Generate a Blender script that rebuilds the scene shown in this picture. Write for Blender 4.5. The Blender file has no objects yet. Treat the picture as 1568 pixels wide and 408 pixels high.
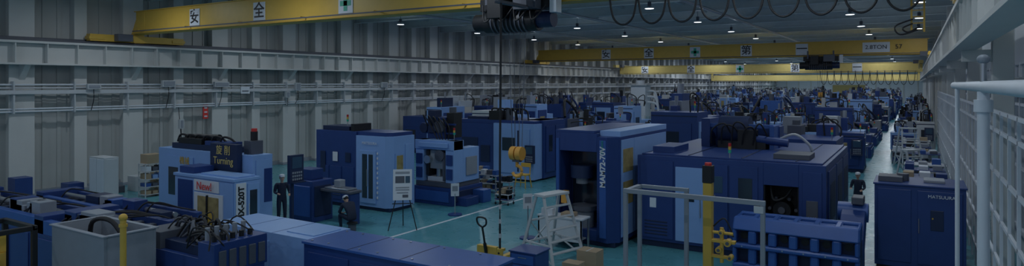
import bpy, bmesh, math, random
from mathutils import Vector, Matrix
SC=bpy.context.scene
COL=SC.collection
SC.view_settings.view_transform='Standard'
pi=math.pi
# ------------------------------------------------------------------ materials
MATS={}
def mat(name,col,rough=.45,metal=0.0,var=.10,scale=3.0,emit=0,bump=0.0,spec=.5):
    m=bpy.data.materials.new(name); m.use_nodes=True
    nt=m.node_tree; b=nt.nodes['Principled BSDF']
    b.inputs['Roughness'].default_value=rough; b.inputs['Metallic'].default_value=metal
    b.inputs['Specular IOR Level'].default_value=spec
    tc=nt.nodes.new('ShaderNodeTexCoord'); n=nt.nodes.new('ShaderNodeTexNoise')
    n.inputs['Scale'].default_value=scale; n.inputs['Detail'].default_value=4
    nt.links.new(tc.outputs['Object'],n.inputs['Vector'])
    mx=nt.nodes.new('ShaderNodeMix'); mx.data_type='RGBA'
    a=[max(0,x*(1-var)) for x in col]; c=[min(1,x*(1+var)) for x in col]
    mx.inputs['A'].default_value=(*a,1); mx.inputs['B'].default_value=(*c,1)
    nt.links.new(n.outputs['Fac'],mx.inputs['Factor'])
    nt.links.new(mx.outputs['Result'],b.inputs['Base Color'])
    if emit:
        b.inputs['Emission Color'].default_value=(*col,1); b.inputs['Emission Strength'].default_value=emit
    MATS[name]=m; return m
mat('navy',(.020,.053,.205),.4)
mat('blue',(.034,.105,.36),.4)
mat('sky',(.25,.42,.76),.4,var=.05)
mat('navy_dark',(.012,.026,.08),.5)
mat('black',(.012,.013,.016),.5)
mat('rubber',(.015,.015,.018),.6)
mat('white',(.68,.72,.78),.5,var=.05)
mat('offwhite',(.54,.57,.60),.55,var=.06)
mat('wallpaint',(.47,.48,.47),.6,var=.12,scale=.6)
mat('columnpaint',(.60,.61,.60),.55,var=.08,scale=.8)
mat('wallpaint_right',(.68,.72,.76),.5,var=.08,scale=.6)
mat('yellow',(.66,.42,.07),.45)
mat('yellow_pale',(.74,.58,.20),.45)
mat('grey',(.28,.31,.36),.5)
mat('grey_dark',(.09,.10,.13),.5)
mat('steel',(.50,.52,.55),.3,metal=.8)
mat('cardboard',(.40,.31,.21),.8)
mat('red',(.70,.05,.04),.5)
mat('green',(.03,.42,.27),.5)
mat('orange',(.75,.38,.07),.4)
mat('glass_dark',(.02,.03,.05),.12,spec=.8)
mat('glass_amber',(.38,.30,.13),.15,spec=.8,var=.6,scale=5)
mat('screen',(.05,.10,.16),.15)
mat('skin',(.62,.40,.30),.55)
mat('cloth_navy',(.018,.028,.06),.8)
mat('hair',(.02,.015,.012),.7)
mat('ceiling_deck',(.62,.70,.72),.6,var=.1,scale=.5)
mat('ceiling_beam',(.62,.68,.69),.5)
mat('lamp_glow',(.90,.96,1.0),.4,emit=2.5)
mat('pane',(.30,.35,.41),.25,var=.25,scale=.7)
mat('shutter',(.42,.34,.14),.6)
mat('tower_red',(.5,.02,.02),.4)
def floor_mat():
    m=bpy.data.materials.new('epoxy_floor'); m.use_nodes=True; nt=m.node_tree; b=nt.nodes['Principled BSDF']
    tc=nt.nodes.new('ShaderNodeTexCoord'); n=nt.nodes.new('ShaderNodeTexNoise'); n.inputs['Scale'].default_value=.35; n.inputs['Detail'].default_value=6
    nt.links.new(tc.outputs['Object'],n.inputs['Vector'])
    r=nt.nodes.new('ShaderNodeValToRGB'); r.color_ramp.elements[0].color=(.07,.28,.34,1); r.color_ramp.elements[1].color=(.12,.37,.43,1)
    r.color_ramp.elements[0].position=.35; r.color_ramp.elements[1].position=.7
    nt.links.new(n.outputs['Fac'],r.inputs['Fac']); nt.links.new(r.outputs['Color'],b.inputs['Base Color'])
    n2=nt.nodes.new('ShaderNodeTexNoise'); n2.inputs['Scale'].default_value=2; nt.links.new(tc.outputs['Object'],n2.inputs['Vector'])
    mr=nt.nodes.new('ShaderNodeMapRange'); mr.inputs['To Min'].default_value=.20; mr.inputs['To Max'].default_value=.38
    nt.links.new(n2.outputs['Fac'],mr.inputs['Value']); nt.links.new(mr.outputs['Result'],b.inputs['Roughness'])
    MATS['floor']=m
floor_mat()
# ------------------------------------------------------------------ mesh builder
class MB:
    def __init__(s): s.v=[];s.f=[];s.m=[];s.mats=[];s.sm=[]
    def mi(s,n):
        if n not in s.mats: s.mats.append(n)
        return s.mats.index(n)
    def add(s,vs,fs,m,smooth=False):
        o=len(s.v); s.v+= [tuple(p) for p in vs]; k=s.mi(m)
        for f in fs: s.f.append([o+i for i in f]); s.m.append(k); s.sm.append(smooth)
    def box(s,x0,x1,y0,y1,z0,z1,m):
        if x0>x1:x0,x1=x1,x0
        if y0>y1:y0,y1=y1,y0
        if z0>z1:z0,z1=z1,z0
        s.add([(x0,y0,z0),(x1,y0,z0),(x1,y1,z0),(x0,y1,z0),(x0,y0,z1),(x1,y0,z1),(x1,y1,z1),(x0,y1,z1)],
          [(0,3,2,1),(4,5,6,7),(0,1,5,4),(1,2,6,5),(2,3,7,6),(3,0,4,7)],m)
    def obox(s,c,half,M,m):
        vs=[]
        for z in(-1,1):
            for x,y in((-1,-1),(1,-1),(1,1),(-1,1)):
                vs.append(Vector(c)+M@Vector((x*half[0],y*half[1],z*half[2])))
        s.add(vs,[(0,3,2,1),(4,5,6,7),(0,1,5,4),(1,2,6,5),(2,3,7,6),(3,0,4,7)],m)
    def bar(s,p0,p1,w,h,m):
        p0=Vector(p0);p1=Vector(p1);d=p1-p0;L=d.length
        if L<1e-6:return
        q=d.to_track_quat('X','Z').to_matrix(); s.obox((p0+p1)/2,(L/2,w/2,h/2),q,m)
    def cyl(s,p0,p1,r,m,n=10,r1=None,cap=True):
        if r1 is None:r1=r
        p0=Vector(p0);p1=Vector(p1);d=p1-p0; q=d.to_track_quat('Z','Y').to_matrix()
        vs=[];fs=[]
        for i in range(n):
            a=2*pi*i/n; o=Vector((math.cos(a),math.sin(a),0)); vs.append(p0+q@(o*r))
        for i in range(n):
            a=2*pi*i/n; o=Vector((math.cos(a),math.sin(a),0)); vs.append(p1+q@(o*r1))
        for i in range(n): fs.append((i,(i+1)%n,n+(i+1)%n,n+i))
        s.add(vs,fs,m,True)
        if cap:
            s.add(vs[:n],[tuple(range(n-1,-1,-1))],m); s.add(vs[n:],[tuple(range(n))],m)
    def tube(s,pts,r,m,n=6,sub=6):
        P=[Vector(p) for p in pts]
        if len(P)>2 and sub>1:
            Q=[]
            for i in range(len(P)-1):
                a=P[max(i-1,0)];b=P[i];c=P[i+1];d=P[min(i+2,len(P)-1)]
                for k in range(sub):
                    t=k/sub
                    Q.append(.5*((2*b)+(c-a)*t+(2*a-5*b+4*c-d)*t*t+(3*b-a-3*c+d)*t**3))
            Q.append(P[-1]);P=Q
        vs=[];fs=[]
        for i,p in enumerate(P):
            d=(P[min(i+1,len(P)-1)]-P[max(i-1,0)])
            if d.length<1e-7:d=Vector((0,0,1))
            q=d.to_track_quat('Z','Y').to_matrix()
            for k in range(n):
                a=2*pi*k/n; vs.append(p+q@Vector((math.cos(a)*r,math.sin(a)*r,0)))
        for i in range(len(P)-1):
            for k in range(n): fs.append((i*n+k,i*n+(k+1)%n,(i+1)*n+(k+1)%n,(i+1)*n+k))
        s.add(vs,fs,m,True)
    def ell(s,c,rad,m,n=12,k=8):
        vs=[];fs=[];c=Vector(c)
        for j in range(k+1):
            th=pi*j/k
            for i in range(n):
                a=2*pi*i/n; vs.append(c+Vector((rad[0]*math.sin(th)*math.cos(a),rad[1]*math.sin(th)*math.sin(a),rad[2]*math.cos(th))))
        for j in range(k):
            for i in range(n): fs.append((j*n+i,(j+1)*n+i,(j+1)*n+(i+1)%n,j*n+(i+1)%n))
        s.add(vs,fs,m,True)
    def prism(s,poly,axis,a0,a1,m):
        def P(p,a): return {'x':(a,p[0],p[1]),'y':(p[0],a,p[1]),'z':(p[0],p[1],a)}[axis]
        n=len(poly); vs=[P(p,a0) for p in poly]+[P(p,a1) for p in poly]
        fs=[tuple(range(n)),tuple(range(2*n-1,n-1,-1))]+[(i,n+i,n+(i+1)%n,(i+1)%n) for i in range(n)]
        s.add(vs,fs,m)
    def pan(s,face,pos,a0,a1,z0,z1,m,t=.04):
        if face=='ny': s.box(a0,a1,pos-t,pos+.005,z0,z1,m)
        elif face=='px': s.box(pos-.005,pos+t,a0,a1,z0,z1,m)
        elif face=='nx': s.box(pos-t,pos+.005,a0,a1,z0,z1,m)
    def hole(s,y0,y1,x0,x1,z0,z1,hx0,hx1,hz0,hz1,m):
        s.box(x0,hx0,y0,y1,z0,z1,m);s.box(hx1,x1,y0,y1,z0,z1,m);s.box(hx0,hx1,y0,y1,z0,hz0,m);s.box(hx0,hx1,y0,y1,hz1,z1,m)
    def done(s,name,bevel=0,parent=None):
        me=bpy.data.meshes.new(name); me.from_pydata(s.v,[],s.f)
        for n in s.mats: me.materials.append(MATS[n])
        me.polygons.foreach_set('material_index',s.m); me.polygons.foreach_set('use_smooth',s.sm)
        bm=bmesh.new(); bm.from_mesh(me); bmesh.ops.recalc_face_normals(bm,faces=bm.faces[:]); bm.to_mesh(me); bm.free()
        me.update()
        o=bpy.data.objects.new(name,me); COL.objects.link(o)
        if parent: o.parent=parent
        if bevel:
            b=o.modifiers.new('bevel','BEVEL'); b.width=bevel; b.segments=1; b.limit_method='ANGLE'; b.angle_limit=math.radians(50)
        return o
def txt(body,loc,size,m,parent=None,face='ny',spin=0,name='lettering',align='CENTER',bold=0.0):
    c=bpy.data.curves.new(name,'FONT'); c.body=body; c.size=size; c.align_x=align; c.align_y='CENTER'; c.extrude=.004; c.offset=bold
    c.materials.append(MATS[m]); o=bpy.data.objects.new(name,c); COL.objects.link(o)
    R=Matrix.Rotation(pi/2,4,'X')
    if face=='px': R=Matrix.Rotation(pi/2,4,'Z')@R
    R=R@Matrix.Rotation(spin,4,'Z')
    o.matrix_world=Matrix.Translation(loc)@R
    if parent:
        o.parent=parent; o.matrix_parent_inverse=parent.matrix_world.inverted()
    return o
# ------------------------------------------------------------------ camera
cam=bpy.data.objects.new('camera',bpy.data.cameras.new('camera')); COL.objects.link(cam)
cam.location=(0,0,5.2); cam.rotation_euler=(pi/2,0,math.radians(32)); cam.data.lens=22.69; cam.data.sensor_width=36; cam.data.shift_y=-.0484
cam.data.clip_end=500; SC.camera=cam
# ------------------------------------------------------------------ room shell
XL,XR,Y0,Y1,ZC=-34.8,2.6,-8,200,10.4
b=MB(); b.box(XL-.2,XR+.2,Y0,Y1+.2,-.2,0,'floor'); b.done('floor')
b=MB()
b.box(-15.06,-14.94,9,27,0.0,.004,'white'); b.box(-15.06,-11,26.95,27.07,0,.004,'white')
b.done('trim_floor_marking')
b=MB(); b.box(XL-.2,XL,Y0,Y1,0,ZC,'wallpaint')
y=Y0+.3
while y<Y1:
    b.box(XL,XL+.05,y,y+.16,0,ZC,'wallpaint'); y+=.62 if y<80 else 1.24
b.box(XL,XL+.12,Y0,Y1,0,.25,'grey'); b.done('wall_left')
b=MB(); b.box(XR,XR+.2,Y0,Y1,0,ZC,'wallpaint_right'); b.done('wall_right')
b=MB(); b.box(XL-.2,XR+.2,Y1,Y1+.2,0,ZC,'white')
for i in range(12): b.box(XL+i*3.2,XL+i*3.2+.3,Y1-.15,Y1,0,ZC,'columnpaint')
b.done('wall_back')
b=MB(); b.box(-19.5,-11.5,Y1-.3,Y1-.15,0,4.8,'shutter')
for i in range(12): b.box(-19.5,-11.5,Y1-.34,Y1-.3,.3+i*.38,.34+i*.38,'yellow')
b.done('door_1')
b=MB(); b.box(XL-.2,XR+.2,Y0,Y1,ZC,ZC+.2,'ceiling_deck')
y=Y0
while y<Y1:
    b.box(XL,XR,y,y+.25,ZC-.12,ZC,'ceiling_deck'); y+=1.0 if y<110 else 2
b.done('ceiling')
b=MB(); y=4
while y<Y1:
    b.box(XL,XR,y-.15,y+.15,ZC-.80,ZC-.76,'ceiling_beam');b.box(XL,XR,y-.02,y+.02,ZC-.76,ZC-.16,'ceiling_beam');b.box(XL,XR,y-.15,y+.15,ZC-.16,ZC-.12,'ceiling_beam'); y+=5
for x in range(-32,3,4): b.box(x-.06,x+.06,Y0,Y1,ZC-.40,ZC-.13,'ceiling_beam')
for x in (-26,-18,-10): b.tube([(x,Y0,ZC-.95),(x,Y1,ZC-.95)],.09,'steel',6,1)
b.done('trim_roof_beams')
b=MB(); y=3.2; i=0
while y<Y1:
    w=.42 if i%2==0 else .28
    b.box(XL,XL+.5,y-w,y+w,0,ZC-.2,'columnpaint')
    if i%2==0:
        b.box(XL+.5,XL+.56,y-w-.08,y+w+.08,0,ZC-.2,'columnpaint')
        b.prism([(XL+.5,5.3),(XL+1.2,6.05),(XL+.5,6.05)],'y',y-.12,y+.12,'columnpaint')
    b.box(XL,XL+.62,y-w-.12,y+w+.12,0,.15,'grey')
    y+=2.45; i+=1
b.done('trim_wall_columns',.01)
def runway(xa,xb,xr,nm):
    b=MB()
    b.box(xa,xb,Y0,Y1,7.02,7.12,'columnpaint'); b.box(xa,xb,Y0,Y1,6.05,6.13,'columnpaint')
    xm=(xa+xb)/2; b.box(xm-.03,xm+.03,Y0,Y1,6.13,7.02,'columnpaint')
    y=Y0+.5
    while y<Y1: b.box(min(xa,xb)+.03,max(xa,xb)-.03,y-.02,y+.02,6.13,7.02,'columnpaint'); y+=1.25 if y<90 else 2.5
    b.box(xr-.04,xr+.04,Y0,Y1,7.12,7.24,'grey_dark')
    b.done(nm,.0)
runway(-34.2,-33.5,-33.9,'crane_runway_beam')
runway(.80,1.30,1.0,'crane_runway_beam')
b=MB()
b.box(-34.25,-34.18,Y0,Y1,7.25,7.33,'grey_dark')
for z in (5.15,5.0,4.05,3.93): b.tube([(-34.1,Y0,z),(-34.1,Y1,z)],.045 if z!=5.0 else .03,'white',6,1)
b.box(-34.24,-33.9,Y0,Y1,4.72,4.80,'offwhite')
b.box(-33.95,-33.92,Y0,Y1,4.72,4.9,'offwhite')
y=Y0+1
while y<110:
    b.box(-34.3,-33.95,y-.03,y+.03,3.85,5.3,'offwhite'); y+=2.45
rack=b.done('wall_pipe_rack')
b=MB()
for yy,z,w,h in [(15.8,5.05,.6,.25),(19.5,5.2,.7,.35),(22.6,5.15,.9,.3),(28,5.0,.4,.5),(36,5.1,.6,.4),(20.2,3.0,.25,.5),(27.2,4.5,.3,.4)]:
    b.box(-33.9,-33.72,yy-w/2,yy+w/2,z-h/2,z+h/2,'offwhite'); b.box(-33.72,-33.70,yy-w/2+.05,yy+w/2-.05,z-h/2+.05,z+h/2-.05,'grey')
    b.tube([(-33.8,yy,z-h/2),(-33.8,yy,z-h/2-.5),(-34.05,yy,3.9)],.02,'rubber')
b.done('junction_boxes',.01,parent=rack)
b=MB(); 
b.box(-34.2,-34.15,21.7,22.0,3.2,4.0,'red'); 
for k in range(3): b.box(-34.15,-34.14,21.76,21.94,3.3+k*.24,3.38+k*.24,'white')
b.done('fire_extinguisher_sign')
b=MB(); b.box(-33.9,-33.86,23.9,24.5,4.6,5.0,'white'); b.box(-33.86,-33.855,23.98,24.42,4.72,4.78,'grey_dark'); b.done('notice_board')
# ------------------------------------------------------------------ right side structure
b=MB()
y=20
while y<Y1:
    b.box(1.62,2.05,y-.22,y+.22,0,ZC-.2,'columnpaint'); b.box(1.0,1.62,y-.12,y+.12,5.75,6.05,'columnpaint'); y+=9
b.done('trim_right_columns',.01)
b=MB(); 
b.box(2.52,2.6,Y0,Y1,5.75,6.0,'white')
b.box(2.5,2.6,Y0,Y1,0.9,1.1,'white')
for z in (1.9,2.8,3.7,4.6): b.box(2.52,2.6,Y0,Y1,z-.04,z+.04,'white')
y=10
while y<140: b.box(2.5,2.6,y-.05,y+.05,1.0,5.8,'white'); y+=1.1
b.box(2.57,2.59,Y0,Y1,1.1,5.75,'pane'); b.done('window_1')
b=MB()
b.tube([(.71,3,5.16),(.71,16.6,5.16)],.07,'white',12,1); b.ell((.71,16.6,5.16),(.075,.075,.075),'white')
b.cyl((.71,9.8,0),(.71,9.8,5.1),.065,'white',14); b.cyl((.71,9.8,4.85),(.71,9.8,5.0),.10,'white',14)
b.cyl((.71,9.8,0),(.71,9.8,.03),.16,'white',14); b.cyl((.71,15.6,0),(.71,15.6,5.16),.04,'white',12)
b.cyl((.71,9.8,5.2),(.71,9.8,5.5),.035,'steel'); b.ell((.71,9.8,5.5),(.07,.07,.06),'grey')
b.done('pipe_rail')
b=MB()
for z in (.6,1.5,2.4,3.3,4.2,4.6): b.box(1.44,1.49,8,60,z-.035,z+.035,'white')
y=8.4
while y<60: b.box(1.44,1.49,y-.04,y+.04,0,4.63,'white'); y+=1.3
b.done('safety_fence')
b=MB()
for x,z in ((2.25,5.3),(2.35,4.9)): b.tube([(x,Y0,z),(x,120,z)],.07,'white',8,1)
b.tube([(2.3,17,7.5),(2.3,17,5.3)],.05,'white',8,4); b.done('wall_pipes')
# ------------------------------------------------------------------ cranes
def sign(b,x,y,z,s,kind):
    b.box(x-s/2,x+s/2,y-.03,y,z-s/2,z+s/2,'white')
    if kind=='+':
        b.box(x-s*.38,x+s*.38,y-.04,y-.03,z-s*.13,z+s*.13,'green'); b.box(x-s*.13,x+s*.13,y-.04,y-.03,z-s*.38,z+s*.38,'green')
def crane(Y,z0,z1,signs,ss,xa=-33.9,xb=1.0,colr='yellow'):
    b=MB(); 
    b.box(xa+.3,xb-.2,Y,Y+.5,z0,z1,colr); b.box(xa+.2,xb-.1,Y-.06,Y+.56,z1,z1+.04,colr); b.box(xa+.2,xb-.1,Y-.06,Y+.56,z0-.04,z0,colr)
    b.prism([(xa-.1,z0),(xa+1.1,z0-.0),(xa+1.1,z1),(xa+.3,z1-.4)],'y',Y-.01,Y+.51,colr)
    for x in (xa,xb):
        zt=7.26
        b.box(x-.18,x+.18,Y-2.1,Y+2.6,zt+.02,zt+.36,colr)
        for yy in (Y-1.8,Y+2.3):
            b.cyl((x-.1,yy,zt+.16),(x+.1,yy,zt+.16),.18,'grey_dark',14); b.box(x-.22,x+.22,yy-.35,yy+.35,zt+.1,zt+.25,colr)
        b.box(x+.19 if x<-10 else x-.7,x+.6 if x<-10 else x-.2,Y-1.0,Y-.3,zt+.05,zt+.4,'grey_dark')
        b.box(x-.15,x+.15,Y,Y+.5,min(z0,zt),max(z0,zt+.3),colr)
    b.box(xa+.5,xb-.3,Y-.30,Y-.26,z0+.05,z0+.10,'grey_dark')
    n=int((xb-xa)/4)
    for i in range(n): b.box(xa+1+i*4,xa+1.05+i*4,Y-.3,Y,z0+.1,z0+.14,colr)
    for k,x in signs: sign(b,x,Y-.0,(z0+z1)/2,ss,k)
    o=b.done('overhead_crane',.01)
    for k,x in signs:
        if k!='+': txt(k,(x,Y-.035,(z0+z1)/2),ss*.92,'black',o,name='sign_character',bold=.01)
    return o
def festoon(xa,xb,y,z,n,drop,par,m='rubber',r=.03):
    b=MB(); w=(xb-xa)/n
    for i in range(n):
        x=xa+i*w; b.tube([(x,y,z),(x+w*.15,y,z-drop*.75),(x+w*.5,y,z-drop),(x+w*.85,y,z-drop*.75),(x+w,y,z)],r,m,6,6)
        b.box(x-.05,x+.05,y-.06,y+.06,z-.04,z+.1,'grey_dark')
    return b.done('festoon_cable',parent=par)
c1=crane(17.7,7.76,8.84,[('安',-28.5),('全',-23.8),('+',-18.6)],.78)
c2=crane(59,7.50,8.66,[('安',-25.9),('全',-21.5),('+',-17.1),('第',-12.6),('一',-8.1)],.95)
b=MB(); b.box(-3.6,-1.7,58.93,58.97,7.7,8.5,'white'); b.done('capacity_sign',parent=c2)
txt('2.8TON',(-2.65,58.9,8.1),.45,'black',c2,name='capacity_text'); txt('57',(-1.1,58.9,8.1),.5,'black',c2,name='crane_number')
c3=crane(80,6.45,7.45,[('安',-29.7),('全',-23.7),('+',-17.8),('第',-11.7),('一',-5.4)],.95,xa=-33.0,xb=.5,colr='yellow_pale')
c4=crane(125,5.7,6.7,[],.9,xa=-33.0,xb=.5,colr='yellow_pale')
festoon(-7.5,.2,17.3,7.78,9,.9,c1)
festoon(-9,.0,79.5,6.5,13,1.4,c3)
def hoist(x,y,zt,hookz,s,par):
    b=MB()
    b.box(x-1.1*s,x+1.1*s,y-.35*s,y+.35*s,zt-.45*s,zt-.12*s,'black')
    b.cyl((x-1.0*s,y-.15*s,zt-.75*s),(x+.7*s,y-.15*s,zt-.75*s),.30*s,'black',16)
    for k in range(9): b.cyl((x-.7*s+k*.13*s,y-.15*s,zt-.75*s),(x-.66*s+k*.13*s,y-.15*s,zt-.75*s),.33*s,'grey_dark',16)
    b.cyl((x+.7*s,y-.15*s,zt-.75*s),(x+1.15*s,y-.15*s,zt-.75*s),.22*s,'navy_dark',14)
    b.cyl((x-1.35*s,y-.15*s,zt-.75*s),(x-1.0*s,y-.15*s,zt-.75*s),.24*s,'black',14)
    b.box(x-.6*s,x-.1*s,y-.75*s,y-.4*s,zt-.7*s,zt-.1*s,'black'); b.box(x+.2*s,x+.9*s,y-.7*s,y-.4*s,zt-.5*s,zt-.05*s,'grey_dark')
    b.box(x+1.15*s,x+1.35*s,y-.4*s,y-.1*s,zt-.6*s,zt-.05*s,'white')
    for dx in(-.8,.8):
        b.box(x+dx*s-.06,x+dx*s+.06,y-.3*s,y+.3*s,zt-.3*s,zt-.02,'grey_dark')
        for dy in(-.45,.45): b.box(x+dx*s-.06,x+dx*s+.06,y+dy*s-.03,y+dy*s+.03,zt-.3*s,zt+.25*s,'grey_dark')
    for k in range(4): b.tube([(x-.9*s+k*.5*s,y-.5*s,zt-.3*s),(x-.7*s+k*.5*s,y-.7*s,zt-.8*s),(x-.4*s+k*.5*s,y-.5*s,zt-.4*s)],.025*s,'rubber')
    for dx in (-.15,-.06,.06,.15): b.cyl((x+dx*s,y-.15*s,hookz+.6*s),(x+dx*1.8*s,y-.15*s,zt-.9*s),.012,'grey_dark',5)
    b.cyl((x-.17*s,y-.15*s,hookz+.55*s),(x-.02*s,y-.15*s,hookz+.55*s),.19*s,'orange',18); b.cyl((x+.02*s,y-.15*s,hookz+.55*s),(x+.17*s,y-.15*s,hookz+.55*s),.19*s,'orange',18)
    b.box(x-.12*s,x+.12*s,y-.22*s,y-.08*s,hookz+.32*s,hookz+.6*s,'grey_dark')
    b.cyl((x,y-.15*s,hookz+.2*s),(x,y-.15*s,hookz+.4*s),.045*s,'orange')
    pts=[]
    for k in range(9):
        a=math.radians(100-k*33); pts.append((x+.15*s*math.cos(a),y-.15*s,hookz+.06*s+.15*s*math.sin(a)))
    b.tube(pts,.045*s,'orange',8,3)
    return b.done('electric_hoist',.01,parent=par)
hoist(-10.7,17.6,8.05,2.35,1.15,c1)
hoist(-6.6,58.9,7.6,3.6,1.2,c2)
b=MB(); b.box(-9.95,-9.75,15.0,16.5,7.45,7.53,'grey_dark'); b.box(-9.95,-9.75,16.4,17.7,7.5,7.72,'grey_dark')
b.tube([(-9.8,15.1,7.5),(-9.8,15.08,5),(-9.8,15.05,3),(-9.8,15.05,.55)],.032,'rubber',8,3)
for z in (.9,1.3,1.7): b.cyl((-9.8,15.055,z),(-9.8,15.055,z+.12),.04,'offwhite',8)
b.box(-9.87,-9.73,14.99,15.11,.1,.6,'yellow')
for k in range(4): b.cyl((-9.8,14.98,.18+k*.1),(-9.8,14.99,.18+k*.1),.03,'black',8)
b.done('crane_pendant_control',.005,parent=c1)
b=MB()
for dx in(-.25,.25): b.box(.1+dx-.04,.1+dx+.04,35.4,35.5,7.6,ZC-.13,'yellow')
for k in range(6): b.box(-.15,.35,35.42,35.48,7.7+k*.3,7.74+k*.3,'yellow')
b.tube([(-.1,35.3,8.2),(-.8,35.3,7.9),(-.6,35.3,7.5),(.1,35.3,7.7)],.04,'rubber'); b.tube([(-.1,35.3,8.0),(-.5,35.3,7.8),(-.3,35.3,7.6),(.1,35.3,7.8)],.04,'rubber')
b.done('access_ladder')
# ------------------------------------------------------------------ lamps
def lamp(x,y,power,up=7):
    b=MB(); z=ZC-.85
    b.cyl((0,0,.35),(0,0,1.0),.02,'grey',6); b.cyl((0,0,.12),(0,0,.36),.10,'grey_dark',12); b.cyl((0,0,0),(0,0,.14),.26,'steel',16,r1=.1); b.cyl((0,0,-.01),(0,0,.0),.23,'lamp_glow',16)
    o=b.done('high_bay_lamp'); o.location=(x,y,z-.35)
    l=bpy.data.lights.new('lamp_light','AREA'); l.shape='DISK'; l.size=.30; l.energy=power; l.color=(.82,.91,1)
    lo=bpy.data.objects.new('lamp_light',l); COL.objects.link(lo); lo.parent=o; lo.location=(0,0,-.04)
    if up:
        l=bpy.data.lights.new('added_fill','POINT'); l.shadow_soft_size=.06; l.energy=up; l.color=(.82,.91,1)  # added fill point hung below the lamp, lifts ceiling and upper walls
        lo=bpy.data.objects.new('added_fill',l); COL.objects.link(lo); lo.parent=o; lo.location=(0,0,-.5)
LP=80
y=-3
while y<100:
    for x in (-29.5,-20.7,-12,-3.2): lamp(x,y,LP)
    if y<60: lamp(.2,y+4.5,38,5)  # extra lamp row, added only to brighten the dark right side
    y+=9
while y<195:
    for x in (-29.5,-20.7,-12,-3.2): lamp(x,y,LP*2.6,22)
    y+=16
w=bpy.data.worlds.new('world'); SC.world=w; w.use_nodes=True
w.node_tree.nodes['Background'].inputs[0].default_value=(.50,.65,.90,1); w.node_tree.nodes['Background'].inputs[1].default_value=.30
# ------------------------------------------------------------------ machine helpers
def tower(b,x,y,z,h=.5):
    b.cyl((x,y,z),(x,y,z+h*.4),.02,'steel',6)
    for i,m in enumerate(('green','yellow','tower_red')): b.cyl((x,y,z+h*.4+i*.1),(x,y,z+h*.4+i*.1+.095),.045,m,10)
def controller(b,x,y,z,face='px'):
    if face=='px':
        b.box(x,x+.15,y-.28,y+.28,z,z+.95,'navy_dark'); b.box(x+.15,x+.16,y-.2,y+.2,z+.5,z+.88,'screen')
        for i in range(5):
            for j in range(3): b.box(x+.15,x+.165,y-.2+i*.085,y-.14+i*.085,z+.1+j*.11,z+.17+j*.11,'grey')
        b.box(x+.1,x+.3,y-.26,y+.26,z+.02,z+.06,'navy_dark')
    else:
        b.box(x-.28,x+.28,y-.15,y,z,z+.95,'navy_dark'); b.box(x-.2,x+.2,y-.16,y-.15,z+.5,z+.88,'screen')
        for i in range(5):
            for j in range(3): b.box(x-.2+i*.085,x-.14+i*.085,y-.165,y-.15,z+.1+j*.11,z+.17+j*.11,'grey')
        b.box(x-.26,x+.26,y-.3,y-.1,z+.02,z+.06,'navy_dark')
def clutter_top(b,x0,x1,y0,y1,z,r,m2='navy'):
    w=x1-x0; d=y1-y0
    for _ in range(r.randint(2,5)):
        ww=r.uniform(.1,.35)*w; dd=r.uniform(.15,.4)*d; hh=r.uniform(.15,1.0)
        x=r.uniform(x0+.1,x1-ww-.1); y=r.uniform(y0+.1,y1-dd-.1)
        b.box(x,x+ww,y,y+dd,z,z+hh,r.choice([m2,'navy_dark','grey_dark','navy','sky','black','grey','offwhite']))
        if r.random()<.5: b.cyl((x+ww/2,y+dd/2,z+hh),(x+ww/2,y+dd/2,z+hh+r.uniform(.2,.6)),min(ww,dd)*.3,r.choice(['grey_dark','black','grey']),10)
    for _ in range(r.randint(1,4)):
        xa=r.uniform(x0+.2,x1-.4); ya=r.uniform(y0+.2,y1-.3); xb=min(x1-.1,xa+r.uniform(.3,1.5)); 
        b.tube([(xa,ya,z),(xa,ya,z+r.uniform(.4,1)),(xb,ya+.1,z+r.uniform(.4,.9)),(xb,ya,z)],.04,'rubber',6,5)
def generic_machine(x0,x1,y0,y1,h,seed,name='machining_center'):
    r=random.Random(seed); b=MB()
    body=r.choice(['navy','navy','sky','navy','sky','navy','offwhite']); alt='sky' if body!='sky' else 'navy'
    xm=x0+(x1-x0)*r.uniform(.35,.7); ym=y0+(y1-y0)*r.uniform(.35,.65)
    b.box(x0+.05,x1-.05,y0+.05,y1-.05,0,.22,'navy_dark')
    b.box(x0,xm,y0+.15,y1,.2,h*r.uniform(.6,.95),alt if r.random()<.4 else body)
    b.box(xm,x1,y0,ym,.2,h,body)
    b.box(xm,x1-r.uniform(.0,.5),ym,y1,.2,h*r.uniform(.6,1.05),r.choice([body,alt,'navy']))
    w=x1-xm
    b.pan('ny',y0,xm+.12*w,x1-.12*w,.4,h*.86,alt if r.random()<.4 else body,.05)
    b.pan('ny',y0-.05,xm+.25*w,xm+.62*w,h*.42,h*.75,r.choice(['glass_dark','glass_dark','glass_amber']),.01)
    b.cyl((xm+.7*w,y0-.12,h*.35),(xm+.7*w,y0-.12,h*.6),.02,'steel',6)
    b.pan('ny',y0+.15,x0+.1,xm-.1,.35,h*.55,'navy' if r.random()<.6 else 'sky',.04)
    b.pan('ny',y0+.11,x0+.3,x0+.3+(xm-x0)*.4,h*.3,h*.5,r.choice(['glass_dark','screen','white']),.01)
    for k in range(4): b.pan('ny',y0+.11,xm-.6,xm-.2,.45+k*.09,.49+k*.09,'navy_dark',.01)
    d=ym-y0
    b.pan('px',x1,y0+.1*d,ym-.1*d,.4,h*.88,alt if r.random()<.4 else body,.05)
    b.pan('px',x1+.05,y0+.25*d,y0+.7*d,h*.42,h*.75,r.choice(['glass_dark','glass_dark','glass_amber']),.01)
    b.cyl((x1+.12,y0+.78*d,h*.35),(x1+.12,y0+.78*d,h*.6),.02,'steel',6)
    b.box(xm+.01,x1-.01,y0-.01,ym+.01,h-.22,h-.16,'navy_dark')
    controller(b,x1-.35,y0-.05,1.0,'ny')
    clutter_top(b,x0,xm,y0+.3,y1,h*.6,r); clutter_top(b,xm,x1,y0+.2,y1,h*.98,r); tower(b,x1-.2,y0+.3,h,.6)
    return b.done(name,.02)
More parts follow.
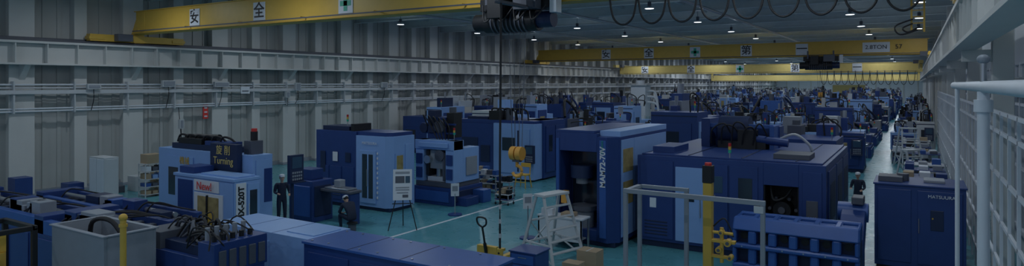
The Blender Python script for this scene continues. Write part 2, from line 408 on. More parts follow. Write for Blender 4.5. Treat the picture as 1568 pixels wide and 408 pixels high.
def column_machine(x0,x1,y0,y1,h,seed,name='column_milling_machine'):
    r=random.Random(seed); b=MB(); w=x1-x0; d=y1-y0
    c=r.choice(['navy','blue','sky','offwhite','navy'])
    b.box(x0,x1,y0,y1,0,.8,'navy'); b.box(x0+.15,x1-.15,y0+.15,y1-.15,.8,.95,'steel')
    b.pan('ny',y0,x0+.2,x1-.2,.1,.6,'blue',.04); b.pan('px',x1,y0+.2,y1-.2,.1,.6,'blue',.04)
    b.box(x0+w*.3,x0+w*.62,y1-d*.35,y1-.1,.9,h,c); b.box(x0+w*.25,x0+w*.67,y0+d*.35,y1-d*.35,h*.62,h*.92,c)
    b.cyl((x0+w*.46,y0+d*.45,h*.62),(x0+w*.46,y0+d*.45,h*.42),.2,'steel',14)
    b.cyl((x0+w*.46,y0+d*.5,h*.92),(x0+w*.46,y0+d*.5,h*1.08),.22,'grey_dark',14)
    for s_ in (0.12,.88):
        b.tube([(x0+w*s_,y1-.4,.8),(x0+w*s_,y1-.5,h*.7),(x0+w*(s_*.6+.18),y0+d*.5,h*1.0),(x0+w*s_,y0+.4,h*.65)],.11,r.choice(['navy_dark','black','navy']),8,6)
    b.box(x0+.05,x0+w*.24,y1-d*.5,y1-.1,.9,h*.75,r.choice(['navy','sky','grey'])); b.box(x1-w*.22,x1-.05,y1-d*.4,y1-.1,.9,h*.6,r.choice(['offwhite','navy','grey']))
    b.box(x0+w*.3,x0+w*.7,y0+.4,y0+d*.35,.95,1.35,r.choice(['sky','grey','orange']))
    for k in range(5): xx=x0+w*r.uniform(.2,.7); b.tube([(xx,y1-.3,h),(xx+.1,y1-.6,h+r.uniform(.2,.5)),(xx+.5,y0+d*.6,h*.9),(xx+.3,y0+d*.5,h*.7)],.04,'rubber')
    tower(b,x1-.3,y1-.3,h*.6,.6); return b.done(name,.02)
# ------------------------------------------------------------------ named foreground / mid machines
b=MB()
x0,x1,y0,y1=-23.6,-18.15,13.25,14.0
b.box(x0,x1,y0,y1,.15,2.86,'sky'); b.box(x0+.05,x1-.05,y0+.05,y1-.05,0,.15,'navy_dark')
b.pan('ny',y0,-23.2,-21.4,.4,2.6,'sky',.04); b.pan('ny',y0-.04,-22.9,-22.3,1.2,2.2,'glass_dark',.01)
b.box(-23.0,-19.3,13.4,13.95,2.86,3.05,'navy_dark'); b.box(-22.6,-21.2,13.4,13.9,3.05,3.25,'black'); b.box(-21.0,-19.6,13.4,13.9,3.05,3.2,'navy')
for k in range(6): b.tube([(-22.8+k*.5,13.5,3.1),(-22.6+k*.5,13.5,3.35),(-22.3+k*.5,13.6,3.3),(-22.1+k*.5,13.7,3.1)],.04,'rubber')
b.cyl((-22.5,13.7,3.25),(-20.6,13.7,3.3),.12,'black',12)
b.box(-20.15,-18.7,13.05,13.25,1.7,3.2,'navy_dark')
b.box(-18.15,-18.12,13.35,13.95,.4,2.7,'sky'); b.box(-18.13,-18.1,13.65,13.95,1.3,2.4,'navy')
b.box(-18.9,-18.5,13.45,13.9,2.86,3.3,'grey_dark'); b.cyl((-18.7,13.7,3.3),(-18.7,13.7,3.6),.12,'black'); b.cyl((-18.7,13.7,3.6),(-18.7,13.7,3.7),.1,'red')
o=b.done('turning_center',.02)
txt('旋 削\nTurning',(-19.42,13.04,2.80),.34,'yellow_pale',o,name='label')
txt('機械',(-21.9,13.2,2.45),.3,'yellow',o,name='label')
b=MB(); x0,x1,y0,y1=-20.6,-17.46,12.05,13.0
b.box(x0,x1,y0+.05,y1,.12,2.2,'sky'); b.box(x0+.05,x1-.05,y0+.1,y1-.05,0,.12,'navy_dark'); b.box(x0-.02,x1+.02,y0,y1,2.2,2.29,'sky')
b.box(x0+.1,x0+.9,y0+.15,y1-.1,2.29,2.5,'navy')
b.box(x0+1.2,x1-.1,y0+.2,y1-.1,2.29,2.34,'sky')
b.pan('ny',y0+.05,-20.4,-19.6,.3,2.1,'navy',.03)
b.pan('ny',y0+.05,-19.5,-18.0,.3,1.75,'white',.03); b.pan('ny',y0+.02,-19.3,-18.2,.45,1.65,'glass_amber',.01)
b.box(-18.80,-18.74,y0-.03,y0+.05,.4,1.7,'black'); b.box(-18.7,-18.45,y0-.02,y0+.02,.6,1.2,'yellow')
b.pan('ny',y0+.05,-19.5,-18.2,1.79,2.15,'white',.03)
b.pan('ny',y0+.05,-17.9,-17.5,.3,2.15,'sky',.03)
b.pan('px',x1,12.15,12.5,.3,2.15,'white',.02); b.pan('px',x1,12.55,12.95,.3,2.1,'sky',.03); b.pan('px',x1+.03,12.62,12.88,1.0,1.9,'glass_dark',.01)
b.cyl((x1+.09,12.56,.9),(x1+.09,12.56,1.5),.015,'steel',6)
o=b.done('machining_center',.02)
txt('New!',(-18.85,12.0,1.97),.36,'red',o,name='label')
txt('MX-520T',(x1+.025,12.33,1.52),.27,'black',o,face='px',spin=pi/2,name='label',bold=.01)
b=MB(); controller(b,-17.75,14.55,1.85,'px'); b.box(-18.0,-17.75,14.5,14.6,2.5,2.65,'navy_dark'); b.cyl((-17.85,14.55,0),(-17.85,14.55,2.6),.06,'navy_dark'); b.cyl((-17.85,14.55,0),(-17.85,14.55,.04),.25,'navy_dark',16)
b.done('operator_console',.01)
b=MB(); b.box(-20.3,-19.0,16.4,17.4,.0,1.55,'navy'); b.pan('ny',16.4,-20.2,-19.1,.2,1.35,'blue',.03); b.box(-20.1,-19.3,16.6,17.2,1.55,1.95,'navy'); b.pan('px',-19.0,16.5,17.3,.2,1.35,'navy_dark',.03)
b.box(-19.0,-17.4,16.75,17.35,1.15,1.25,'grey_dark'); b.box(-17.55,-17.45,16.8,17.3,0,1.15,'navy'); b.box(-18.8,-17.6,16.8,17.3,1.25,1.32,'steel'); b.box(-18.4,-18.1,16.9,17.2,1.32,1.6,'grey'); b.done('loading_table',.02)
# E
b=MB(); x0,xm,x1,y0,y1=-22.1,-19.7,-17.82,19.3,20.8
b.box(x0,xm,y0,y1,.15,3.2,'navy'); b.box(x0+.1,x1-.1,y0+.1,y1-.1,0,.15,'navy_dark')
b.prism([(xm,y0),(x1-.25,y0),(x1,y0+.25),(x1,y1),(xm,y1)],'z',.15,3.05,'sky')
b.prism([(xm,y0+.1),(x1-.3,y0+.1),(x1-.1,y0+.3),(x1-.1,y1),(xm,y1)],'z',3.05,3.2,'navy')
b.pan('ny',y0,-19.45,-18.55,.3,2.45,'sky',.05); b.pan('ny',y0-.05,-19.3,-19.02,.5,2.3,'glass_dark',.01); b.pan('ny',y0-.05,-18.94,-18.7,.5,2.3,'glass_dark',.01)
b.cyl((-18.98,y0-.1,1.0),(-18.98,y0-.1,1.7),.02,'steel',6)
for k in range(10): b.box(-18.52,-18.45,y0-.03,y0+.01,.5+k*.2,.6+k*.2,'white')
b.pan('px',x1,19.6,20.1,1.5,2.35,'sky',.04); b.pan('px',x1+.04,19.66,20.04,1.58,2.27,'glass_amber',.01)
b.pan('px',x1,20.2,20.7,.4,2.7,'sky',.03)
for k in range(3): b.pan('ny',y0,-21.95+k*.75,-21.3+k*.75,.3,1.7,'navy',.03); b.pan('ny',y0-.03,-21.8+k*.75,-21.5+k*.75,1.9 if k else 1.4,2.3,'white' if k==1 else 'navy_dark',.01)
for k in range(5): b.pan('ny',y0-.03,-21.9,-20.6,.45+k*.12,.5+k*.12,'navy_dark',.01)
b.box(-21.9,-20.3,19.5,20.6,3.2,3.38,'navy_dark'); b.box(-20.1,-19.9,19.4,20.4,3.2,3.5,'black'); tower(b,-20.5,19.6,3.38,.5)
o=b.done('machining_center',.03); txt('MATSUURA',(-18.9,19.25,2.75),.16,'white',o,name='label')
# F open gantry machine
b=MB(); x0,x1,y0,y1=-18.7,-16.5,21.7,23.9
b.box(x0,x1,y0,y1,0,.75,'navy'); b.pan('ny',y0,x0+.2,x1-.2,.15,.6,'blue',.05); b.pan('px',x1,y0+.2,y1-.2,.15,.6,'navy_dark',.04)
b.box(x0-.1,x1+.5,y0+.3,y0+1.2,0,.35,'navy'); b.box(x1,x1+.6,y0+1.4,y1-.2,0,.55,'blue')
b.box(x0+.1,x1-.1,y0+.1,y1-.1,.75,.95,'grey_dark')
for xx in (x0+.05,x1-.5): b.box(xx,xx+.45,y0+.15,y0+.8,.95,2.75,'sky')
b.box(x0+.05,x1-.05,y0+.1,y0+.85,2.35,2.75,'sky'); b.box(x0+.3,x1-.3,y0,y0+.12,2.45,2.65,'sky')
for xx in (x0+.12,x1-.43):
    for zz in (1.1,1.7): b.box(xx,xx+.31,y0+.08,y0+.16,zz,zz+.45,'navy')
b.box(x0+.7,x1-.75,y0+.3,y0+.9,1.5,2.3,'grey'); b.cyl((-17.6,y0+.5,1.0),(-17.6,y0+.5,1.5),.14,'steel',14); b.box(x0+.6,x0+.75,y0+.2,y0+.7,1.2,2.3,'black'); b.box(x1-.7,x1-.58,y0+.2,y0+.7,1.0,2.2,'grey_dark')
b.cyl((-17.35,y0+.15,2.1),(-17.35,y0+.35,2.1),.25,'grey_dark',16); b.cyl((-18.0,y0+.12,1.9),(-18.0,y0+.3,1.9),.18,'steel',16)
b.box(x0+.6,x1-.6,y0+.3,y0+1.1,.95,1.15,'white')
b.box(x1-.6,x1-.05,y0+.8,y1-.2,.95,2.4,'sky'); b.box(x1-.05,x1,y0+1.0,y1-.4,1.2,2.0,'grey')
b.box(x0+.1,x0+1.1,y0+.9,y1-.3,.95,3.7,'navy'); b.box(x0+.2,x0+.6,y0+.8,y0+1.3,3.0,4.0,'navy_dark'); b.box(x0+1.1,x0+1.5,y0+1,y0+1.6,2.8,3.9,'black')
for zz in (2.95,3.35): b.box(x0-.3,x0+1.6,y0+.95,y0+1.05,zz,zz+.08,'navy')
b.cyl((x0+.9,y0+.85,3.3),(x0+.9,y0+.7,3.3),.28,'grey_dark',16); b.cyl((x0-.1,y0+1.1,3.2),(x0-.1,y0+.85,3.2),.22,'navy_dark',16)
for k in range(5): b.tube([(x0+.2+k*.25,y0+.8,3.3),(x0+.1+k*.28,y0+.6,3.8-.03*k),(x0+.5+k*.28,y0+.5,3.5-.05*k),(x0+.9+k*.15,y0+.6,2.75)],.03,'rubber')
b.cyl((x0+1.3,y0+1.2,3.9),(x0+1.3,y0+1.2,4.15),.16,'grey_dark'); tower(b,x0+1.9,y0+.5,2.75,.6)
b.done('gantry_machining_center',.02)
# I
b=MB(); x0,xm,x1,y0,y1=-22.0,-19.5,-16.87,29.3,32.7
b.box(x0,xm,y0+.1,y1,.1,3.0,'navy'); b.box(xm,x1-.1,y0,y1-1.2,.1,3.05,'sky'); b.box(x1-1.4,x1,y0+.9,y1,.1,3.2,'navy'); b.box(x0,x1-.2,y0+.2,y1-.2,3.0,3.2,'navy')
b.pan('ny',y0,-19.3,-17.2,.4,2.8,'sky',.05); b.pan('ny',y0-.05,-18.9,-18.1,1.6,2.3,'glass_dark',.02); b.pan('ny',y0-.05,-17.95,-17.85,.5,2.7,'navy_dark',.01)
b.pan('ny',y0+.1,-21.7,-20.6,.5,2.2,'navy_dark',.03); b.pan('ny',y0+.1,-20.4,-19.8,.9,1.8,'navy_dark',.04)
b.pan('px',x1,30.4,31.4,.4,2.9,'navy',.05); b.pan('px',x1,31.5,32.5,.4,2.9,'navy',.05); b.pan('px',x1+.05,30.7,31.1,1.5,2.4,'glass_dark',.01)
b.box(-21.6,-20.2,29.8,31,3.2,3.35,'navy_dark'); b.box(-20,-19.3,29.6,30.4,3.2,3.7,'black'); b.cyl((-18.9,30,3.2),(-18.9,30,3.8),.2,'grey_dark')
for k in range(5): b.tube([(-20+k*.4,30,3.2),(-19.9+k*.4,29.8,3.8),(-19.4+k*.4,30,3.7),(-19.3+k*.4,30,3.2)],.05,'rubber')
controller(b,-17.1,29.2,1.0,'ny'); b.done('machining_center',.03)
# J tall machine with vertical lettering
b=MB(); x0,xm,x1,y0,y1=-10.1,-8.62,-7.92,18.9,23.6
b.box(x0,x0+.15,y0,y1,.15,3.6,'navy'); b.box(x0+.15,xm,y0,y0+.3,3.0,3.6,'navy'); b.box(x0+.15,xm,y0+.9,y1,.15,3.6,'navy'); b.box(x0+.15,xm,y0,y0+.9,.15,.5,'navy')
b.box(x0+.15,xm,y0+.3,y0+.9,3.0,3.6,'navy_dark')
b.box(x0+.1,x1-.1,y0+.05,y1,0,.15,'navy_dark')
b.prism([(xm,y0),(x1-.3,y0-.12),(x1,y0+.2),(x1,y1),(xm,y1)],'z',.15,3.5,'navy')
b.box(xm,x1+.0,y0+.25,y1,3.5,3.68,'sky'); b.box(x0,x0+1.4,y0,y1,3.6,3.68,'navy')
b.box(x0+.2,xm-.05,y0+.86,y0+.9,.55,2.9,'glass_dark')
b.cyl((x0+.85,y0+.4,.5),(x0+.85,y0+.4,1.05),.32,'grey',20); b.cyl((x0+.85,y0+.4,1.05),(x0+.85,y0+.4,1.2),.42,'grey_dark',20)
b.cyl((x0+.75,y0+.45,2.1),(x0+.75,y0+.45,2.5),.38,'navy_dark',20); b.cyl((x0+.75,y0+.45,1.9),(x0+.75,y0+.45,2.1),.2,'grey',16)
b.box(x0+.1,x0+.7,y0-.35,y0,.15,.7,'navy'); b.box(x0+.3,x0+.5,y0-.2,y0,1.3,1.7,'orange'); 
b.pan('ny',y0,x0+.02,x0+.13,.3,3.4,'blue',.02)
b.pan('ny',y0-.10,xm+.14,x1-.33,.3,3.4,'blue',.03)
b.pan('px',x1,19.2,20.25,.3,3.4,'sky',.03); b.pan('px',x1+.03,19.3,20.15,2.35,3.1,'glass_amber',.01); b.pan('px',x1+.03,19.3,20.15,1.3,2.05,'glass_amber',.01)
b.pan('px',x1,20.3,23.5,.3,3.4,'sky',.02)
o=b.done('machining_center',.03)
txt('MAM72-70V',(xm+.27,y0-.14,2.55),.25,'white',o,spin=pi/2,name='label',bold=.008); txt('Matsuura',(xm+.24,y0-.14,3.18),.11,'green',o,spin=pi/2,name='label')
# K large dark machine
b=MB(); x0,x1,y0,y1,h=-7.6,-2.1,19.8,26.6,2.9
b.box(x0+.1,x1-.1,y0+.1,y1-.1,0,.2,'navy_dark')
b.hole(y0,y0+.9,x0,x1,.2,h,-3.75,-2.80,.9,2.25,'navy')
b.box(x0,x1,y0+.9,y1,.2,h,'navy'); b.box(-3.75,-2.8,y0+.85,y0+.9,.9,2.25,'black')
for xx in (-3.75,-2.84): b.box(xx,xx+.04,y0+.05,y0+.9,.9,2.25,'black')
b.box(-3.75,-2.8,y0+.05,y0+.9,.88,.93,'black')
b.cyl((-3.3,y0+.3,1.5),(-3.3,y0+.85,1.5),.25,'black',18); b.cyl((-3.3,y0+.25,1.5),(-3.3,y0+.35,1.5),.10,'grey_dark',12)
for k in range(6): a=k*pi/3; b.cyl((-3.3+.36*math.cos(a),y0+.45,1.5+.36*math.sin(a)),(-3.3+.36*math.cos(a),y0+.8,1.5+.36*math.sin(a)),.05,'grey_dark',8)
b.tube([(-3.6,y0+.3,2.2),(-3.5,y0+.2,1.8),(-3.2,y0+.3,1.9),(-3.0,y0+.3,2.2)],.04,'rubber')
b.pan('ny',y0,-6.34,-5.43,.3,2.6,'sky',.06); b.pan('ny',y0-.06,-6.05,-5.75,1.55,1.75,'glass_dark',.01); b.cyl((-5.55,y0-.12,1.1),(-5.55,y0-.12,1.7),.02,'steel',6)
b.pan('ny',y0,-7.5,-6.42,.3,2.75,'navy',.04)
for k in range(5): b.pan('ny',y0-.04,-7.35,-6.6,.4+k*.1,.45+k*.1,'navy_dark',.01)
b.pan('ny',y0,-5.3,-4.75,.3,2.75,'navy',.05); b.pan('ny',y0,-4.7,-3.9,.3,2.75,'navy',.04)
b.pan('ny',y0-.04,-4.45,-4.05,1.65,2.4,'glass_dark',.01); b.pan('ny',y0-.05,-5.15,-4.9,1.9,2.4,'screen',.01)
b.pan('ny',y0,-2.7,-2.2,.3,2.7,'navy',.04); b.pan('ny',y0-.04,-2.6,-2.3,1.3,1.9,'grey_dark',.02)
for k in range(4): b.pan('ny',y0-.06,-2.55+k*.06,-2.52+k*.06,1.4,1.45,'white',.01)
for yy in (20.2,22.3,24.4): b.pan('px',x1,yy,yy+1.9,.35,2.7,'navy',.04); b.pan('px',x1+.04,yy+.3,yy+1.6,1.2,2.3,'navy_dark',.01)
b.box(x0+.1,x1-.1,y0+.15,y1-.2,h,h+.05,'navy')
b.box(-3.6,-2.6,20.5,21.6,h+.05,h+.2,'grey_dark'); b.box(-7.3,-6.6,20.4,22,h,h+.25,'navy')
for x in (-6,-4.4,-2.9): b.box(x-.02,x+.02,y0+.2,y1-.3,h+.05,h+.07,'navy_dark')
b.cyl((-5.9,23.6,3.55),(-4.9,23.6,3.55),.5,'navy_dark',20); b.box(-6.3,-4.0,24.0,24.8,h,3.7,'navy'); b.box(-5.2,-4.6,23.0,23.4,h,3.6,'black')
b.box(-5.9,-4.3,23.1,23.9,h+.02,3.2,'black'); b.box(-6.5,-6.2,23.2,24.4,h,3.95,'navy'); b.box(-6.5,-4.1,23.3,23.42,3.65,3.78,'blue'); b.box(-4.2,-4.05,23.2,24.2,h,3.75,'blue'); b.cyl((-4.7,23.2,3.3),(-3.6,23.2,3.2),.14,'navy',12)
for k in range(5): b.tube([(-6.1+k*.35,23,3.1),(-6.0+k*.36,22.8,3.6+.1*(k%3)),(-5.6+k*.3,22.9,3.8-.1*(k%2)),(-5.4+k*.3,23.3,3.2)],.03,'rubber')
b.tube([(-3.9,23.4,3.3),(-3.4,23.2,3.5),(-3.0,23.3,3.2),(-2.9,23.4,2.95)],.05,'offwhite')
tower(b,-4.75,20.0,h,.5)
b.done('horizontal_machining_center',.03)
# O cabinet
b=MB(); x0,x1,y0,y1,h=-.98,1.15,20.9,22.6,2.36
b.box(x0,x1,y0,y1,.1,h,'navy'); b.box(x0+.05,x1-.05,y0+.05,y1-.05,0,.1,'black'); b.box(x0-.03,x1+.03,y0-.04,y1,h,h+.05,'navy')
b.pan('ny',y0,x0+.08,-.1,.25,h-.1,'navy',.03); b.pan('ny',y0,.05,x1-.08,.25,h-.1,'navy',.03)
b.pan('ny',y0-.03,.35,.65,1.2,1.75,'navy_dark',.015); b.cyl((.08,y0-.06,1.1),(.08,y0-.06,1.5),.015,'steel',6); b.pan('ny',y0-.03,.38,.42,1.5,1.55,'yellow',.02)
b.cyl((-.3,21.7,h),(-.3,21.7,h+.25),.15,'grey_dark'); b.box(.2,.7,21.5,22.2,h+.05,h+.12,'grey'); b.box(-.9,-.3,21.2,21.9,h+.05,h+.2,'grey_dark')
o=b.done('electrical_cabinet',.02); txt('MATSUURA',(.60,20.85,2.12),.12,'white',o,name='label')
# slotted casting
b=MB(); x0,x1,y0,y1,h=-4.15,-1.15,17.75,18.85,1.62
n=6; w=(x1-x0)/n; rb=.10
b.box(x0,x1,y0+.3,y1,.0,h-.4,'navy_dark'); b.box(x0,x1,y0,y0+.3,0,.42,'blue')
for (z0,z1) in ((.42,.82),(.94,1.30)):
    for i in range(n+1): b.box(max(x0,x0+i*w-rb),min(x1,x0+i*w+rb),y0,y0+.3,z0,z1,'blue')
b.box(x0,x1,y0-.03,y0+.3,.82,.94,'blue')
b.prism([(y0-.03,1.30),(y0+.30,1.30),(y0+.30,h),(y0+.18,h)],'x',x0,x1,'blue')
b.box(x0,x1,y1-.16,y1,1.2,h,'blue'); b.box(x0,x1,(y0+y1)/2-.03,(y0+y1)/2+.09,1.2,h-.03,'blue')
for i in range(n+1): b.box(max(x0,x0+i*w-.08),min(x1,x0+i*w+.08),y0+.2,y1,1.2,h-.01,'blue')
for i in range(n): b.cyl((x0+(i+.5)*w,y0+.31,1.12),(x0+(i+.5)*w,y0+.27,1.12),.10,'black',14)
for i in range(n): b.cyl((x0+(i+.5)*w,y0-.035,.88),(x0+(i+.5)*w,y0-.02,.88),.02,'steel',8)
b.done('machine_bed_casting',.035)
b=MB(); b.prism([(18.9,0),(19.5,0),(19.6,.6),(20.7,1.5),(20.6,1.85),(19.9,1.6),(18.9,.9)],'x',-1.75,-1.15,'navy')
b.cyl((-1.85,20.4,1.6),(-1.1,20.4,1.6),.26,'blue',18); b.box(-1.5,-1.2,20.1,20.7,1.85,2.05,'grey_dark'); b.box(-1.7,-1.2,20.4,20.6,0,1.4,'navy_dark'); b.done('chip_conveyor',.02)
b=MB(); fy=14.1
for x,y in((-5.7,fy),(-5.7,fy+.9),(-4.55,fy+.9),(-2.68,fy)): b.box(x-.045,x+.045,y-.045,y+.045,0,2.66,'grey')
b.box(-5.75,-2.63,fy-.05,fy+.05,2.66,2.76,'grey'); b.box(-5.75,-5.65,fy,fy+.95,2.66,2.74,'grey'); b.box(-5.75,-4.5,fy+.85,fy+.95,2.66,2.74,'grey')
b.box(-5.75,-2.63,fy-.03,fy+.03,.8,.86,'grey'); b.box(-5.1,-4.95,fy-.06,fy-.05,2.4,2.62,'white'); b.box(-2.85,-2.66,fy-.06,fy+.06,2.5,2.65,'offwhite')
b.done('aluminium_guard_frame',.005)
b=MB(); b.box(-4.17,-3.97,15.0,15.2,0,2.9,'yellow'); b.box(-4.3,-3.84,14.87,15.33,0,.03,'yellow'); b.box(-4.18,-3.96,14.98,15.22,2.9,3.3,'black'); b.cyl((-4.07,15.1,3.3),(-4.07,15.1,3.36),.08,'red',12)
b.box(-4.2,-3.94,14.96,15.24,2.55,2.6,'black')
b.box(-3.97,-3.45,15.0,15.15,1.55,1.62,'yellow'); b.box(-3.97,-3.5,15.0,15.12,1.2,1.26,'yellow'); b.cyl((-3.75,15.05,1.1),(-3.75,15.05,1.9),.045,'yellow'); b.cyl((-3.95,15.05,1.78),(-3.5,15.05,1.78),.035,'yellow')
for (x,z,r_) in ((-3.6,1.58,.08),(-3.8,1.4,.07),(-3.55,1.25,.06),(-3.75,1.8,.06)): b.cyl((x,14.92,z),(x,15.12,z),r_,'yellow',12); b.cyl((x,14.9,z),(x,14.93,z),r_*.5,'grey_dark',10)
b.tube([(-3.95,15.1,1.9),(-3.7,15.1,2.1),(-3.5,15.1,1.7)],.02,'rubber')
b.done('valve_post',.01)
b=MB(); b.box(-14.6,-11.2,9.55,10.8,.2,1.8,'sky'); b.box(-14.5,-11.25,9.65,10.75,0,.2,'navy_dark')
for x in (-13.5,-12.4): b.box(x-.01,x+.01,9.54,10.8,1.8,1.805,'blue'); b.pan('ny',9.55,x-1.0,x-.1,.4,1.6,'sky',.02)
b.box(-12.2,-11.3,9.8,10.6,1.8,1.82,'sky'); b.done('machine_cover',.03)
b=MB(); b.box(-11.15,-6.6,9.4,10.6,.2,1.76,'navy'); b.box(-11.1,-6.7,9.5,10.5,0,.2,'navy_dark'); b.box(-11.18,-6.57,9.36,10.64,1.76,1.81,'blue')
for x in (-9.8,-8.4): b.box(x-.012,x+.012,9.36,10.6,1.81,1.815,'navy_dark')
for x in (-11,-10.5,-9.6,-9.1,-8.2,-7.3):
    for y in (9.5,10.5): b.cyl((x,y,1.81),(x,y,1.83),.025,'steel',8)
for k in range(3): b.pan('ny',9.4,-11+k*1.35,-9.8+k*1.35,.4,1.6,'navy',.03)
b.pan('px',-6.6,9.5,10.4,.4,1.6,'blue',.03); b.done('machine_cover',.02)
def bed(x0,x1,y0,y1,h,name,seed):
    r=random.Random(seed); b=MB()
    b.box(x0,x1,y0,y1,0,h-.35,'navy'); b.box(x0,x1,y0,y0+.18,h-.35,h,'blue'); b.box(x0,x1,y1-.18,y1,h-.35,h,'navy')
    b.box(x0,x0+.5,y0,y1,h-.35,h+.1,'navy'); n=int((x1-x0)/.28)
    for i in range(n-1): b.box(x0+.55+i*.28,x0+.72+i*.28,y0+.2,y1-.2,h-.35,h-.15+.04*(i%2),'grey_dark' if i%3 else 'navy_dark')
    for i in range(int((x1-x0)/1.2)): b.pan('ny',y0,x0+.1+i*1.2,x0+1.1+i*1.2,.2,h-.45,'navy',.03)
    for i in range(7):
        x=r.uniform(x0+.6,x1-.9); b.box(x,x+r.uniform(.3,.8),y0+.25,y0+.25+r.uniform(.3,.6),h-.2,h+r.uniform(.05,.4),r.choice(['navy','navy_dark','blue','grey']))
    for i in range(5):
        x=r.uniform(x0+.3,x1-1); b.tube([(x,y0+.2,h),(x+.2,y0+.4,h+r.uniform(.1,.3)),(x+.5,y1-.3,h+.1),(x+.8,y1,h)],.025,'rubber')
    b.cyl((x0+.7,(y0+y1)/2,h-.02),(x1-.3,(y0+y1)/2,h-.02),.07,'steel',10)
    return b.done(name,.02)
bed(-25.5,-19.0,7.6,9.0,1.75,'machine_bed',1); bed(-24.5,-17.2,9.7,10.9,1.55,'machine_bed',2); bed(-18.8,-15.6,7.4,9.2,1.8,'machine_bed',3)
b=MB(); b.box(-15.2,-13.1,6.3,6.36,.1,2.25,'grey'); b.box(-15.2,-15.14,6.36,7.24,.1,2.25,'grey'); b.box(-13.16,-13.1,6.36,7.24,.1,2.25,'grey'); b.box(-15.2,-13.1,7.24,7.3,.1,2.25,'grey')
b.box(-15.1,-13.2,6.4,7.2,.1,1.7,'grey_dark')
for a in ((-15.24,-13.06,6.26,6.36),(-15.24,-13.06,7.24,7.34),(-15.24,-15.14,6.36,7.24),(-13.16,-13.06,6.36,7.24)): b.box(*a,2.25,2.28,'grey')
b.tube([(-14.9,6.9,1.7),(-14.6,6.8,2.3),(-14,6.9,2.35),(-13.5,7,1.8)],.05,'rubber'); b.box(-15,-13.2,6.35,7.25,0,.1,'black'); b.done('sheet_metal_enclosure',.005)
b=MB(); x0,x1,y0,y1=-14.0,-11.4,7.5,8.6
b.box(x0,x1,y0,y1,0,1.75,'navy'); b.box(x0+.1,x1-.1,y0+.1,y1-.1,1.75,1.95,'navy_dark'); b.box(x1-.5,x1+.02,y0-.05,y1+.05,1.5,2.1,'navy')
b.box(x0,x0+.7,y0,y1-.3,1.75,2.1,'grey_dark')
r=random.Random(9)
for i in range(34):
    x=r.uniform(x0,x1-.9); y=r.uniform(y0,y1-.1); z=1.9; L=r.uniform(.5,1.4)
    b.tube([(x,y,z),(x+L*.3,y+r.uniform(-.15,.2),z+r.uniform(.2,.5)),(x+L*.7,y+r.uniform(-.2,.25),z+r.uniform(.1,.45)),(min(x+L,x1),y+r.uniform(-.2,.2),z+.1)],r.choice([.018,.025,.035]),'rubber' if i%7 else 'grey_dark',6,5)
for i in range(5): b.cyl((x1-.42+.0*i,y0+.1+i*.2,2.1),(x1-.42,y0+.1+i*.2,2.35),.05,'grey',10); b.cyl((x1-.2,y0+.1+i*.2,2.1),(x1-.2,y0+.1+i*.2,2.22),.05,'black',8)
for i in range(5): b.pan('px',x1+.02,y0+.05+i*.22,y0+.2+i*.22,1.55,1.95,'grey_dark',.03)
b.pan('px',x1,y0+.1,y1-.1,.3,1.4,'blue',.03); b.done('hydraulic_unit',.015)
b=MB(); bx,by=-12.4,6.3; b.cyl((bx,by,0),(bx,by,2.72),.055,'yellow',14); b.ell((bx,by,2.72),(.075,.075,.075),'yellow'); b.cyl((bx,by,0),(bx,by,.04),.16,'yellow',14)
b.cyl((bx,by,2.55),(bx,by,2.6),.075,'yellow',14); b.done('yellow_bollard')
b=MB(); 
for x in (-16.9,-15.5):
    for y in (4.9,6.1): b.box(x-.05,x+.05,y-.05,y+.05,0,2.2,'black')
b.box(-16.95,-15.45,4.85,4.95,2.15,2.25,'black'); b.box(-16.95,-15.45,6.05,6.15,2.15,2.25,'black'); b.box(-16.95,-16.85,4.9,6.1,2.15,2.25,'black'); b.box(-15.55,-15.45,4.9,6.1,2.15,2.25,'black')
b.box(-16.7,-15.7,5.1,5.9,0,1.2,'yellow'); b.cyl((-16.2,5.5,1.2),(-16.2,5.5,1.7),.35,'yellow',18); b.box(-16.4,-16.0,5.2,5.8,1.7,2.1,'yellow'); b.done('robot_cell',.01)
# wall-side storage
b=MB(); b.box(-31.2,-29.9,14.4,15.0,.08,1.95,'offwhite'); b.box(-31.15,-29.95,14.45,14.95,0,.08,'grey'); b.pan('ny',14.4,-31.15,-30.57,.15,1.88,'white',.02); b.pan('ny',14.4,-30.53,-29.95,.15,1.88,'white',.02); b.pan('px',-29.9,14.45,14.95,.15,1.88,'offwhite',.01); b.done('storage_locker',.01)
b=MB(); x0,x1,y0,y1=-30.2,-29.6,16.0,17.6
for x in(x0,x1-.04):
    for y in (y0,y1-.04,(y0+y1)/2): b.box(x,x+.04,y,y+.04,0,1.55,'offwhite')
r=random.Random(3)
for k in range(5):
    z=.1+k*.35; b.box(x0,x1,y0,y1,z,z+.03,'offwhite')
    if k<4:
        for j in range(5): b.box(x0+.05,x1-.05,y0+.07+j*.31,y0+.3+j*.31,z+.03,z+r.uniform(.15,.28),r.choice(['sky','blue','white','grey_dark','cardboard']))
b.box(x0,x1,y0+.1,y0+.8,1.53,1.95,'cardboard'); b.box(x0+.05,x1,y0+.9,y0+1.5,1.53,1.8,'cardboard'); b.done('parts_shelf',.005)
b=MB(); r=random.Random(8)
for k in range(14):
    y=10+k*.95; x=-33+r.uniform(0,1.2); b.box(x,x+.7,y,y+.65,0,r.uniform(.3,1.2),r.choice(['cardboard','navy','grey_dark','offwhite','blue','grey']))
b.done('stacked_boxes',.01)
